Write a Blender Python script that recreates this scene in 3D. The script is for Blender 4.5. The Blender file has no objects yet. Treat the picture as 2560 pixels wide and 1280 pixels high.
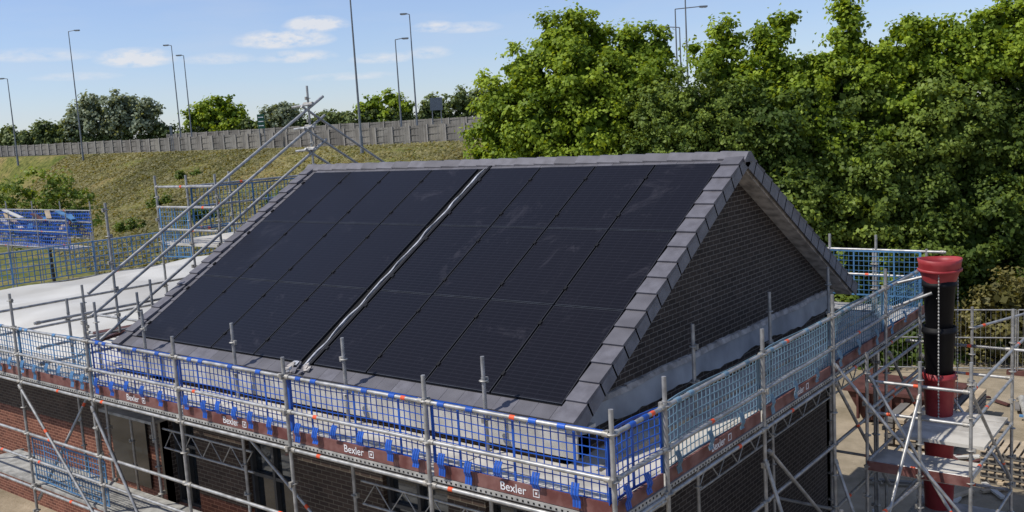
import bpy, math, random
import numpy as np
from mathutils import Vector, Matrix
rnd=random.Random(11); rs=np.random.RandomState(5)
scn=bpy.context.scene
scn.view_settings.view_transform='Standard'
try: scn.view_settings.look='None'
except: pass
scn.view_settings.exposure=0
# ---------------------------------------------------------------- camera
r=np.array([[.78709,.61403,-.0576],[.03771,-.14116,-.98931],[-.61581,.77651,-.134]])
u_,s_,v_=np.linalg.svd(r); r=u_@v_
C=Vector((6.343,-8.996,8.746))
cd=bpy.data.cameras.new("camera"); cam=bpy.data.objects.new("camera",cd); scn.collection.objects.link(cam)
cd.sensor_width=36; cd.lens=33.794; cd.clip_start=.1; cd.clip_end=8000
cam.matrix_world=Matrix(((r[0][0],-r[1][0],-r[2][0],C.x),(r[0][1],-r[1][1],-r[2][1],C.y),(r[0][2],-r[1][2],-r[2][2],C.z),(0,0,0,1)))
scn.camera=cam
# ---------------------------------------------------------------- light
SV=Vector((-.47,-.60,.98)).normalized()
sl=bpy.data.lights.new("sun","SUN"); sl.energy=4.2; sl.angle=math.radians(.5); sl.color=(1,.955,.88)
so=bpy.data.objects.new("sun",sl); scn.collection.objects.link(so)
so.rotation_euler=SV.to_track_quat('Z','Y').to_euler(); so.location=(0,0,50)
w=bpy.data.worlds.new("World"); scn.world=w; w.use_nodes=True
nt=w.node_tree; N=nt.nodes; Lk=nt.links
for n in list(N): N.remove(n)
def wn(t,**k):
    n=N.new(t)
    for a,b in k.items(): setattr(n,a,b)
    return n
sky=wn('ShaderNodeTexSky',sky_type='NISHITA',sun_disc=False,sun_elevation=math.asin(SV.z),sun_rotation=math.atan2(SV.x,SV.y)%(2*math.pi),altitude=50,air_density=1.0,dust_density=.25,ozone_density=2.4)
tc=wn('ShaderNodeTexCoord'); sep=wn('ShaderNodeSeparateXYZ'); Lk.new(tc.outputs['Generated'],sep.inputs[0])
def wm(op,a,b=None,c=None):
    n=wn('ShaderNodeMath',operation=op)
    for i,x in enumerate((a,b,c)):
        if x is None: continue
        if isinstance(x,(int,float)): n.inputs[i].default_value=x
        else: Lk.new(x,n.inputs[i])
    return n.outputs[0]
az=wm('ARCTAN2',sep.outputs[0],sep.outputs[1]); el=wm('ARCSINE',sep.outputs[2])
cmb=wn('ShaderNodeCombineXYZ'); Lk.new(az,cmb.inputs[0]); Lk.new(wm('MULTIPLY',el,2.4),cmb.inputs[1])
no=wn('ShaderNodeTexNoise'); no.inputs['Scale'].default_value=42; no.inputs['Detail'].default_value=6; no.inputs['Roughness'].default_value=.6; Lk.new(cmb.outputs[0],no.inputs['Vector'])
clouds=[(-.9312,.5652,.0902,.036,.0115,1.2),(-.8109,.6625,.1008,.048,.0120,1.2),(-.7853,.6851,.1144,.032,.010,1.3),(-.7988,.6689,.0826,.038,.008,.8),
(-.6885,.7602,.1054,.022,.007,.9),(-.6607,.7818,.1025,.034,.007,.6),(-.8626,.6188,.0852,.035,.007,.6),(-.7283,.7236,.0762,.034,.007,.7),(-.6925,.7525,.0789,.025,.008,.6),
(-1.02,.50,.10,.06,.008,.45),(-.97,.52,.075,.04,.005,.5),(-.76,.70,.06,.05,.005,.5),(-.3,.95,.2,.08,.02,1),(.5,.9,.18,.1,.02,1),(-.9,-.3,.2,.1,.02,1),(.8,-.7,.25,.1,.03,1)]
acc=None
for X,Y,Z,wa,we,st in clouds:
    a0=math.atan2(X,Y); e0=math.asin(Z/math.sqrt(X*X+Y*Y+Z*Z))
    da=wm('DIVIDE',wm('SUBTRACT',az,a0),wa); de=wm('DIVIDE',wm('SUBTRACT',el,e0),we)
    de=wm('ADD',wm('MAXIMUM',de,0.0),wm('MULTIPLY',wm('MINIMUM',de,0.0),1.6))
    d2=wm('ADD',wm('MULTIPLY',da,da),wm('MULTIPLY',de,de))
    g=wm('MULTIPLY',wm('MAXIMUM',wm('SUBTRACT',1.25,d2),0.0),st)
    acc=g if acc is None else wm('MAXIMUM',acc,g)
dens=wm('MULTIPLY',acc,wm('MULTIPLY',wm('MAXIMUM',wm('SUBTRACT',no.outputs['Fac'],.34),0),4.2))
dens=wm('MINIMUM',wm('MULTIPLY',dens,.85),.85)
no2=wn('ShaderNodeTexNoise'); no2.inputs['Scale'].default_value=9; no2.inputs['Detail'].default_value=4
c2=wn('ShaderNodeCombineXYZ'); Lk.new(az,c2.inputs[0]); Lk.new(wm('MULTIPLY',el,5),c2.inputs[1]); Lk.new(c2.outputs[0],no2.inputs['Vector'])
haze=wm('ADD',wm('MULTIPLY',wm('MAXIMUM',wm('SUBTRACT',no2.outputs['Fac'],.45),0),.5),.16)
tn=wn('ShaderNodeMixRGB',blend_type='MULTIPLY'); tn.inputs[0].default_value=1; tn.inputs[2].default_value=(.87,.93,1.17,1); Lk.new(sky.outputs[0],tn.inputs[1])
mh=wn('ShaderNodeMixRGB'); Lk.new(haze,mh.inputs[0]); Lk.new(tn.outputs[0],mh.inputs[1]); mh.inputs[2].default_value=(5.2,5.6,6.5,1)
mx=wn('ShaderNodeMixRGB'); Lk.new(dens,mx.inputs[0]); Lk.new(mh.outputs[0],mx.inputs[1]); mx.inputs[2].default_value=(6.5,6.6,6.9,1)
bg=wn('ShaderNodeBackground'); bg.inputs[1].default_value=.12; Lk.new(mx.outputs[0],bg.inputs[0])
ow=wn('ShaderNodeOutputWorld'); Lk.new(bg.outputs[0],ow.inputs[0])
# ---------------------------------------------------------------- material helpers
def mat(name,col,rough=.6,metal=0.,var=.15,scale=4.,bump=0.,col2=None,spec=.4,detail=5,lo=.35,hi=.65):
    m=bpy.data.materials.new(name); m.use_nodes=True; t=m.node_tree; b=t.nodes['Principled BSDF']
    b.inputs['Roughness'].default_value=rough; b.inputs['Metallic'].default_value=metal
    b.inputs['Specular IOR Level'].default_value=spec
    c=t.nodes.new('ShaderNodeTexCoord'); n=t.nodes.new('ShaderNodeTexNoise'); n.inputs['Scale'].default_value=scale; n.inputs['Detail'].default_value=detail
    t.links.new(c.outputs['Object'],n.inputs['Vector'])
    cr=t.nodes.new('ShaderNodeValToRGB'); cr.color_ramp.elements[0].position=lo; cr.color_ramp.elements[1].position=hi
    if col2 is None:
        cr.color_ramp.elements[0].color=tuple(x*(1-var) for x in col)+(1,); cr.color_ramp.elements[1].color=tuple(min(1,x*(1+var)) for x in col)+(1,)
    else:
        cr.color_ramp.elements[0].color=tuple(col)+(1,); cr.color_ramp.elements[1].color=tuple(col2)+(1,)
    t.links.new(n.outputs['Fac'],cr.inputs[0]); t.links.new(cr.outputs[0],b.inputs['Base Color'])
    if bump:
        bp=t.nodes.new('ShaderNodeBump'); bp.inputs['Strength'].default_value=bump; bp.inputs['Distance'].default_value=.02
        t.links.new(n.outputs['Fac'],bp.inputs['Height']); t.links.new(bp.outputs[0],b.inputs['Normal'])
    return m
def brick(name,axis,c1,c2,mort,split=None):
    m=bpy.data.materials.new(name); m.use_nodes=True; t=m.node_tree; b=t.nodes['Principled BSDF']; b.inputs['Roughness'].default_value=.75
    b.inputs['Specular IOR Level'].default_value=.25
    c=t.nodes.new('ShaderNodeTexCoord'); s=t.nodes.new('ShaderNodeSeparateXYZ'); cb=t.nodes.new('ShaderNodeCombineXYZ')
    t.links.new(c.outputs['Object'],s.inputs[0]); t.links.new(s.outputs[axis],cb.inputs[0]); t.links.new(s.outputs[2],cb.inputs[1])
    k=t.nodes.new('ShaderNodeTexBrick'); t.links.new(cb.outputs[0],k.inputs['Vector'])
    k.inputs['Scale'].default_value=1; k.inputs['Brick Width'].default_value=.225; k.inputs['Row Height'].default_value=.075; k.inputs['Mortar Size'].default_value=.007; k.inputs['Mortar Smooth'].default_value=.2
    k.inputs['Color1'].default_value=c1+(1,); k.inputs['Color2'].default_value=c2+(1,); k.inputs['Mortar'].default_value=mort+(1,)
    n=t.nodes.new('ShaderNodeTexNoise'); n.inputs['Scale'].default_value=1.3; n.inputs['Detail'].default_value=6; t.links.new(c.outputs['Object'],n.inputs['Vector'])
    mp=t.nodes.new('ShaderNodeMapRange'); mp.inputs['To Min'].default_value=.65; mp.inputs['To Max'].default_value=1.35; t.links.new(n.outputs['Fac'],mp.inputs['Value'])
    mm=t.nodes.new('ShaderNodeVectorMath'); mm.operation='SCALE'; t.links.new(k.outputs['Color'],mm.inputs[0]); t.links.new(mp.outputs[0],mm.inputs['Scale'])
    out=mm.outputs[0]
    if split is not None:
        lt=t.nodes.new('ShaderNodeMath'); lt.operation='LESS_THAN'; lt.inputs[1].default_value=split; t.links.new(s.outputs[2],lt.inputs[0])
        mu=t.nodes.new('ShaderNodeVectorMath'); mu.operation='MULTIPLY'; mu.inputs[1].default_value=(2.6,1.5,1.3); t.links.new(out,mu.inputs[0])
        mi=t.nodes.new('ShaderNodeMixRGB'); t.links.new(lt.outputs[0],mi.inputs[0]); t.links.new(out,mi.inputs[1]); t.links.new(mu.outputs[0],mi.inputs[2]); out=mi.outputs[0]
    t.links.new(out,b.inputs['Base Color'])
    bp=t.nodes.new('ShaderNodeBump'); bp.inputs['Strength'].default_value=.5; bp.inputs['Distance'].default_value=.01; bp.invert=True
    t.links.new(k.outputs['Fac'],bp.inputs['Height']); t.links.new(bp.outputs[0],b.inputs['Normal'])
    return m
def leafmat(name,ca,cb,trans=.35):
    m=bpy.data.materials.new(name); m.use_nodes=True; t=m.node_tree; b=t.nodes['Principled BSDF']; b.inputs['Roughness'].default_value=.55; b.inputs['Specular IOR Level'].default_value=.25
    a=t.nodes.new('ShaderNodeAttribute'); a.attribute_name='v'
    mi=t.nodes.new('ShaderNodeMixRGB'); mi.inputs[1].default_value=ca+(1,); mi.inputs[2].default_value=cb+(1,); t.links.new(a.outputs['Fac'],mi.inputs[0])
    t.links.new(mi.outputs[0],b.inputs['Base Color'])
    tr=t.nodes.new('ShaderNodeBsdfTranslucent'); mu=t.nodes.new('ShaderNodeMixRGB'); mu.blend_type='MULTIPLY'; mu.inputs[0].default_value=1; mu.inputs[2].default_value=(1.6,1.35,.5,1)
    t.links.new(mi.outputs[0],mu.inputs[1]); t.links.new(mu.outputs[0],tr.inputs[0])
    ms=t.nodes.new('ShaderNodeMixShader'); ms.inputs[0].default_value=trans; t.links.new(b.outputs[0],ms.inputs[1]); t.links.new(tr.outputs[0],ms.inputs[2])
    t.links.new(ms.outputs[0],t.nodes['Material Output'].inputs[0])
    return m
M={}
M['steel']=mat('galvanised_steel',(.36,.355,.34),.45,.45,.25,9)
M['steel2']=mat('worn_steel',(.38,.37,.34),.6,.2,.25,6)
M['rosette']=mat('coupler_steel',(.36,.34,.30),.5,.4,.3,12)
M['orange']=mat('orange_marker',(.75,.10,.03),.5)
M['deck']=mat('deck_board',(.28,.26,.225),.8,0,.1,2.2,.2,col2=(.54,.51,.45),lo=.3,hi=.6)
M['toe']=mat('toe_board_paint',(.12,.038,.032),.6,0,.1,5,0,col2=(.22,.105,.09))
M['blue']=mat('blue_plastic',(.014,.085,.40),.4,0,.2,3)
M['pblue']=mat('faded_blue_plastic',(.07,.18,.33),.5,0,.3,2)
M['cblue']=mat('grey_blue_plastic',(.12,.20,.26),.55,0,.35,1.5)
M['tile']=mat('concrete_tile',(.085,.081,.090),.65,0,.1,3,.1,col2=(.12,.115,.126))
M['tile2']=mat('concrete_tile_pale',(.10,.095,.106),.6,0,.1,6,.1,col2=(.14,.135,.15))
M['tile3']=mat('concrete_tile_dark',(.06,.057,.062),.7,0,.1,4,.1,col2=(.10,.095,.10))
M['vergeshade']=mat('verge_face_shaded',(.12,.12,.135),.6,0,.1,6,.1,col2=(.17,.17,.19))  # bluish cast of shade painted into the drop face colour
M['black']=mat('black_rubber',(.005,.005,.006),.6,0,.2,5,spec=.2)
M['seam']=mat('seam_aluminium',(.030,.034,.044),.5,.2,.2,5,lo=.4,hi=.6)
M['edge']=mat('anodised_edge',(.014,.0145,.018),.5,.2,.2,5)
M['white']=mat('white_membrane',(.42,.40,.35),.65,0,.1,.5,.15,col2=(.56,.54,.485))
M['cream']=mat('fascia_cream',(.34,.325,.29),.7,0,.1,2.5,0,col2=(.54,.52,.47))
M['flash']=mat('bare_flashing',(.50,.50,.51),.4,.3,.3,8)
M['lead']=mat('grey_membrane',(.22,.23,.245),.5,0,.1,1.6,.3,col2=(.38,.39,.405))
M['mortar']=mat('mortar',(.36,.33,.30),.85,0,.35,6)
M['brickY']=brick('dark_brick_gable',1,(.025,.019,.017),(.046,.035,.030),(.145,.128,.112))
M['brickX']=brick('dark_brick_front',0,(.038,.025,.020),(.068,.046,.035),(.14,.12,.09),split=2.45)
M['glass']=mat('window_glass',(.012,.016,.02),.06,0,.1,2,spec=1.0)
M['frame']=mat('window_frame',(.045,.047,.05),.45)
M['red']=mat('red_plastic',(.25,.018,.022),.5,0,.2,3,0,col2=(.37,.05,.05))
for i,(a,b) in enumerate([((.13,.12,.105),(.20,.185,.165)),((.16,.148,.13),(.24,.225,.20)),((.11,.10,.088),(.17,.158,.14)),((.18,.165,.14),(.26,.24,.205))]):
    M['wood%d'%i]=mat('weathered_timber_%d'%i,a,.9,0,.1,.7,0,col2=b)
M['wood']=M['wood0']
M['woodpost']=mat('fence_post_timber',(.27,.25,.225),.85)
M['bark']=mat('bark',(.07,.055,.04),.9,0,.3,8,.4)
M['lamp']=mat('lamp_post_steel',(.20,.21,.22),.5,.3,.1,2)
M['green']=mat('sign_green',(.005,.07,.04),.5)
M['sgrey']=mat('sign_back_grey',(.10,.12,.14),.5)
M['wht']=mat('white_paint',(.75,.75,.75),.5)
M['pine']=mat('pale_timber',(.42,.33,.22),.8,0,.2,3)
M['rust']=mat('rusty_red_steel',(.09,.035,.028),.7,0,.3,3)
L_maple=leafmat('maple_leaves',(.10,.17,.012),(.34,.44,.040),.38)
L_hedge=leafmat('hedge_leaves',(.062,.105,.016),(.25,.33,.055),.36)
L_far=leafmat('distant_leaves',(.09,.13,.05),(.21,.26,.09),.35)
L_wil=leafmat('willow_leaves',(.17,.21,.14),(.30,.35,.24),.35)
L_grass=leafmat('dry_grass',(.095,.092,.024),(.30,.265,.10),.3)
def panelmat():
    m=bpy.data.materials.new('solar_cells'); m.use_nodes=True; t=m.node_tree; b=t.nodes['Principled BSDF']
    c=t.nodes.new('ShaderNodeTexCoord'); d=t.nodes.new('ShaderNodeVectorMath'); d.operation='DOT_PRODUCT'; d.inputs[1].default_value=(0,.863,.505); t.links.new(c.outputs['Object'],d.inputs[0])
    def mth(op,a,b_=None):
        n=t.nodes.new('ShaderNodeMath'); n.operation=op
        for i,x in enumerate((a,b_)):
            if x is None: continue
            if isinstance(x,(int,float)): n.inputs[i].default_value=x
            else: t.links.new(x,n.inputs[i])
        return n.outputs[0]
    fr=mth('FRACT',mth('DIVIDE',d.outputs['Value'],.066)); ln=mth('LESS_THAN',fr,.24)
    s=t.nodes.new('ShaderNodeSeparateXYZ'); t.links.new(c.outputs['Object'],s.inputs[0])
    fr2=mth('FRACT',mth('DIVIDE',s.outputs[0],.19)); ln2=mth('MULTIPLY',mth('LESS_THAN',fr2,.07),.6)
    line=mth('MAXIMUM',ln,ln2)
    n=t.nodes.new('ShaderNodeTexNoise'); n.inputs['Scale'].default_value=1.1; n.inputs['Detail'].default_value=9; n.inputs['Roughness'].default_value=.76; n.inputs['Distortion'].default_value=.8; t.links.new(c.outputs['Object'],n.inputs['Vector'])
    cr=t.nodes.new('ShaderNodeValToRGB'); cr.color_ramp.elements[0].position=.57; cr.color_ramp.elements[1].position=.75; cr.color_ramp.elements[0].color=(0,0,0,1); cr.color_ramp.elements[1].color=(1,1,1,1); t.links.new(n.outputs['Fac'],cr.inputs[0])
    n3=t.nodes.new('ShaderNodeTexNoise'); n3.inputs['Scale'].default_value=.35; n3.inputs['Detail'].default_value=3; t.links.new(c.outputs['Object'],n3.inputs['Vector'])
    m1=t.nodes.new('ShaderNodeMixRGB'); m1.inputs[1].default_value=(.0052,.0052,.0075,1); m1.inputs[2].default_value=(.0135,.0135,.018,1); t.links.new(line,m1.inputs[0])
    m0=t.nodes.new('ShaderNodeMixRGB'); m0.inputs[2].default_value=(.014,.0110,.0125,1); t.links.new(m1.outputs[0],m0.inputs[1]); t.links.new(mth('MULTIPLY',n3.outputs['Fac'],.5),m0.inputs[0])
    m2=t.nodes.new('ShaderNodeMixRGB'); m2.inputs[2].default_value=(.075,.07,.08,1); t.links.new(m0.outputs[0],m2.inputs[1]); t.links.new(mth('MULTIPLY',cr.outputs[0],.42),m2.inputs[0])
    t.links.new(m2.outputs[0],b.inputs['Base Color'])
    b.inputs['Roughness'].default_value=.28; b.inputs['Specular IOR Level'].default_value=.16
    return m
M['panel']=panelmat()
# ---------------------------------------------------------------- mesh builder
class MB:
    def __init__(s): s.v=[]; s.f=[]; s.m=[]; s.sm=[]; s.mats=[]
    def mi(s,k):
        if k not in s.mats: s.mats.append(k)
        return s.mats.index(k)
    def add(s,vs,fs,k,smooth=False):
        o=len(s.v); s.v+= [tuple(x) for x in vs]; i=s.mi(k)
        for f in fs: s.f.append(tuple(a+o for a in f)); s.m.append(i); s.sm.append(smooth)
    def hexa(s,p,k):
        s.add(p,[(3,2,1,0),(4,5,6,7),(0,1,5,4),(1,2,6,5),(2,3,7,6),(3,0,4,7)],k)
    def box(s,x0,x1,y0,y1,z0,z1,k):
        s.hexa([(x0,y0,z0),(x1,y0,z0),(x1,y1,z0),(x0,y1,z0),(x0,y0,z1),(x1,y0,z1),(x1,y1,z1),(x0,y1,z1)],k)
    def obox(s,p,a,b,c,k):
        p,a,b,c=map(Vector,(p,a,b,c))
        s.hexa([p-a-b-c,p+a-b-c,p+a+b-c,p-a+b-c,p-a-b+c,p+a-b+c,p+a+b+c,p-a+b+c],k)
    def bar(s,p,q,wd,th,k,up=(0,0,1)):
        p,q=Vector(p),Vector(q); d=(q-p); l=d.length; d.normalize(); u=Vector(up); sd=d.cross(u)
        if sd.length<1e-4: sd=d.cross(Vector((1,0,0)))
        sd.normalize(); u=sd.cross(d); s.obox((p+q)/2,d*l/2,sd*wd/2,u*th/2,k)
    def tube(s,p,q,r=.0265,k='steel',n=8,r2=None,cap=True):
        p,q=Vector(p),Vector(q); d=(q-p).normalized(); a=d.cross(Vector((0,0,1)))
        if a.length<1e-3: a=Vector((1,0,0))
        a.normalize(); b=d.cross(a); r2=r if r2 is None else r2
        vs=[];
        for c,rr in ((p,r),(q,r2)):
            for i in range(n):
                t=2*math.pi*i/n; vs.append(c+a*math.cos(t)*rr+b*math.sin(t)*rr)
        s.add(vs,[(i,(i+1)%n,n+(i+1)%n,n+i) for i in range(n)],k,True)
        if cap: s.add(vs,[tuple(range(n))[::-1],tuple(range(n,2*n))],k)
    def lathe(s,c,prof,k,n=20,wob=0):
        vs=[]
        for j,(rr,z) in enumerate(prof):
            for i in range(n):
                t=2*math.pi*i/n; q=rr*(1+wob*math.sin(3*t+1)); vs.append((c[0]+q*math.cos(t),c[1]+q*math.sin(t),z+wob*.6*math.sin(2*t+.5)))
        fs=[(j*n+i,j*n+(i+1)%n,(j+1)*n+(i+1)%n,(j+1)*n+i) for j in range(len(prof)-1) for i in range(n)]
        s.add(vs,fs,k,True)
    def obj(s,name,parent=None):
        me=bpy.data.meshes.new(name); me.from_pydata(s.v,[],s.f); me.update()
        for k in s.mats: me.materials.append(M[k])
        me.polygons.foreach_set('material_index',s.m); me.polygons.foreach_set('use_smooth',s.sm)
        o=bpy.data.objects.new(name,me); scn.collection.objects.link(o)
        if parent: o.parent=parent
        return o
def empty(name,loc=(0,0,0)):
    o=bpy.data.objects.new(name,None); scn.collection.objects.link(o); o.empty_display_size=.2; return o
# ---------------------------------------------------------------- house
EZ=5.2; HW=4.936; H=2.888; L=10.158; SL=math.hypot(HW,H); cs,sn=HW/SL,H/SL
def rp(x,s,n,rear=False):
    y=s*cs-n*sn; z=EZ+s*sn+n*cs
    return Vector((x,2*HW-y if rear else y,z))
def rbox(mb,x0,x1,s0,s1,n0,n1,k,rear=False,n1b=None):
    n1b=n1 if n1b is None else n1b
    P=[rp(x0,s0,n0,rear),rp(x1,s0,n0,rear),rp(x1,s1,n0,rear),rp(x0,s1,n0,rear),rp(x0,s0,n1,rear),rp(x1,s0,n1,rear),rp(x1,s1,n1b,rear),rp(x0,s1,n1b,rear)]
    mb.hexa(P,k)
house=empty("brick_house")
mb=MB()
GX=-.32
for gx,g2 in ((GX,GX-.3),(-L+.32,-L+.62)):
    pr=[(.5,0),(2*HW-.5,0),(2*HW-.5,EZ+.5*sn/cs-.14),(HW,EZ+H-.16),(.5,EZ+.5*sn/cs-.14)]
    vs=[(gx,a,b) for a,b in pr]+[(g2,a,b) for a,b in pr]
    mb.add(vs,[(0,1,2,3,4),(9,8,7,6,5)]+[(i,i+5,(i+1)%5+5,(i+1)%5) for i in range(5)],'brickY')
mb.obj("gable_walls",house)
mb=MB()
wins=[(-9.55,-8.75,2.1,3.75),(-7.25,-6.0,1.6,3.75),(-3.9,-2.6,2.1,3.7),(-1.9,-1.0,2.1,3.7)]
x=-L+.32
for a,b,z0,z1 in wins:
    mb.box(x,a,.5,.8,0,5.05,'brickX'); mb.box(a,b,.5,.8,0,z0,'brickX'); mb.box(a,b,.5,.8,z1,5.05,'brickX'); x=b
mb.box(x,GX,.5,.8,0,5.05,'brickX'); mb.box(-L+.32,GX,2*HW-.8,2*HW-.5,0,5.1,'brickX')
mb.obj("long_walls",house)
mb=MB()
for a,b,z0,z1 in wins:
    mb.box(a,b,.66,.68,z0,z1,'glass')
    for q in (a,b-.06,(a+b)/2-.03): mb.box(q,q+.06,.58,.70,z0,z1,'frame')
    for q in (z0,z1-.06,z0+(z1-z0)*.68): mb.box(a+.06,b-.06,.585,.695,q,q+.06,'frame')
    mb.box(a-.05,b+.05,.44,.66,z0-.06,z0-.002,'frame')
mb.obj("windows",house)
mb=MB()
n=60
for i in range(n):
    ya=.45+i*(2*HW-.9)/n; yb=.45+(i+1)*(2*HW-.9)/n
    fa=lambda y:4.87+.03*math.sin(y*2.3)+.02*math.sin(y*7.1)+.012*math.sin(y*17); fb=lambda y:5.17+.010*math.sin(y*3.1)
    xo=lambda y:GX+.035+.012*math.sin(y*4.4)
    mb.hexa([(GX-.01,ya,fa(ya)),(xo(ya)+.04,ya,fa(ya)),(xo(yb)+.04,yb,fa(yb)),(GX-.01,yb,fa(yb)),(GX-.01,ya,fb(ya)),(xo(ya),ya,fb(ya)),(xo(yb),yb,fb(yb)),(GX-.01,yb,fb(yb))],'lead')
    ja,jb=rnd.uniform(0,.02),rnd.uniform(0,.02)
    mb.hexa([(GX-.01,ya,fb(ya)+.002),(xo(ya)+.03,ya,fb(ya)+.002),(xo(yb)+.03,yb,fb(yb)+.002),(GX-.01,yb,fb(yb)+.002),(GX-.01,ya,fb(ya)+.07+ja),(xo(ya),ya,fb(ya)+.06+ja),(xo(yb),yb,fb(yb)+.06+jb),(GX-.01,yb,fb(yb)+.07+jb)],'mortar')
mb.obj("membrane_band",house)
mb=MB()
for rear in (False,True):
    rbox(mb,-L,0-.02,0,SL,-.10,-.012,'tile3',rear)
    rbox(mb,GX-.02,-.03,0.05,SL-.12,-.19,-.105,'mortar' if rear else 'tile3',rear)
mb.box(-L,-.03,.08,.11,4.74,EZ-.03,'cream'); mb.box(-L,-.03,.11,.498,EZ-.16,EZ-.12,'cream')
mb.obj("roof_deck",house)
MR,MBt,RH,CWd,GAP=.292,.249,1.739,1.15,.298
mb=MB()
def tiles(x0,x1,s0,s1,rear=False,wd=.3,ex=.33,n0=-.01):
    s=s0; row=0
    while s<s1-.01:
        e=min(s+ex,s1); x=x0-(wd/2 if row%2 else 0)
        while x<x1-.005:
            a=max(x,x0)+.002; b=min(x+wd,x1)-.002
            if b-a>.01: rbox(mb,a,b,s,e,n0,.026+rnd.uniform(0,.004),rnd.choice(['tile','tile','tile2']),rear,n1b=.012)
            x+=wd
        s=e; row+=1
AL=-MR-8*CWd-GAP
tiles(-L+.2,-.22,0,MBt-.01)
tiles(-L+.2,AL,MBt,SL-.1)
tiles(AL,-MR,MBt+3*RH+.005,SL-.02)
tiles(-L+.14,-.22,0,SL-.02,True)
for rear in (False,True):
    for (xa,xb) in ((-.235,.035),(-L-.035,-L+.22)):
        nn=17; st=(SL+.02)/nn
        for i in range(nn):
            s0=i*st-.035; s1=(i+1)*st-.004; jj=rnd.uniform(-.008,.008)
            rbox(mb,xa+jj-.03*(xa>-1),xb,s0,s1,.012,.078,'tile2' if rnd.random()<.7 else 'tile',rear,n1b=.046)
            sx0,sx1=(xb-.02,xb) if xa>-1 else (xa,xa+.02)
            rbox(mb,sx0,sx1,s0,s1-.004,-.165,.010,'vergeshade',rear,n1b=.010)
nn=23; st=(L+.1)/nn
for i in range(nn):
    x0=-L-.05+i*st; x1=x0+st+.02; dn=.17
    up=.004*rnd.random()
    pts=lambda x,e:[(x,HW-dn,EZ+H-dn*sn/cs+.045+e),(x,HW-.05,EZ+H+.055+e),(x,HW+.05,EZ+H+.055+e),(x,HW+dn,EZ+H-dn*sn/cs+.045+e),(x,HW+dn-.01,EZ+H-dn*sn/cs-.0+e),(x,HW-dn+.01,EZ+H-dn*sn/cs+.0+e)]
    a=pts(x0,up+.018); b=pts(x1,up)
    mb.add(a+b,[(0,1,2,3,4,5),(11,10,9,8,7,6)]+[(j,j+6,(j+1)%6+6,(j+1)%6) for j in range(6)],rnd.choice(['tile','tile2','tile2']))
mb.obj("roof_tiles",house)
# ---------------------------------------------------------------- solar panels
arr=empty("solar_panel_array")
mb=MB(); mf=MB()
cols=[-MR-(k+1)*CWd for k in range(4)]+[-MR-4*CWd-GAP-(k+1)*CWd for k in range(4)]
for x0 in cols:
    for rw in range(3):
        s0=MBt+rw*RH
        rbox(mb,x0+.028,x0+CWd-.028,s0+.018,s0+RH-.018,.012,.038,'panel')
        a,b,c,d=x0+.016,x0+CWd-.016,s0+.008,s0+RH-.008
        rbox(mf,a,b,c,c+.010,.01,.041,'seam'); rbox(mf,a,b,d-.010,d,.01,.041,'seam')
        rbox(mf,a,a+.012,c+.012,d-.012,.01,.041,'edge'); rbox(mf,b-.012,b,c+.012,d-.012,.01,.041,'edge')
        for q in (.35,1.35):
            rbox(mf,x0-.022,x0+.022,s0+q-.035,s0+q+.035,.02,.055,'black')
for g0,g1 in ((-MR-4*CWd,-MR),(AL,AL+4*CWd)):
    rbox(mf,g0,g1,MBt,MBt+3*RH,-.008,.006,'black')
mb.obj("glass",arr); mf.obj("frames",arr)
mb=MB()
gx0=-MR-4*CWd-GAP
rbox(mb,gx0,gx0+GAP,MBt-.02,SL-.05,-.009,.004,'black')
rbox(mb,gx0+.215,gx0+.27,MBt,SL-.1,.005,.045,'black')
rbox(mb,gx0+.17,gx0+.20,MBt,SL-.1,.005,.02,'tile3')
n=60; prev=None
for i in range(n+1):
    s=MBt-.06+i*(SL-MBt-.06)/n; xo=gx0+.12+.010*math.sin(i*.45)+.007*math.sin(i*1.3); hw_=.013+.011*abs(math.sin(i*.31+.5))
    c=(xo,s,.025+.010*math.sin(i*.7),hw_)
    if prev: 
        P=[rp(prev[0]-prev[3],prev[1],.005),rp(prev[0]+prev[3],prev[1],.005),rp(c[0]+hw_,c[1],.005),rp(c[0]-hw_,c[1],.005),rp(prev[0]-prev[3],prev[1],prev[2]),rp(prev[0]+prev[3],prev[1],prev[2]+.01),rp(c[0]+hw_,c[1],c[2]+.01),rp(c[0]-hw_,c[1],c[2])]
        mb.hexa(P,'flash')
    prev=c
for i in range(16):
    x=gx0+rnd.uniform(-.22,.32); s=rnd.uniform(.02,.24); a=rnd.uniform(.03,.08)
    P=[rp(x-a,s-a*.5,.03),rp(x+a,s-a*.6,.05),rp(x+a*.7,s+a*.6,.05),rp(x-a*.8,s+a*.5,.03)]
    Q=[p+Vector((rnd.uniform(-.02,.02),rnd.uniform(-.02,.02),rnd.uniform(.01,.04))) for p in P]
    mb.hexa(P+Q,rnd.choice(['flash','mortar','mortar','tile2','tile2']))
mb.obj("valley_flashing",arr)
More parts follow.
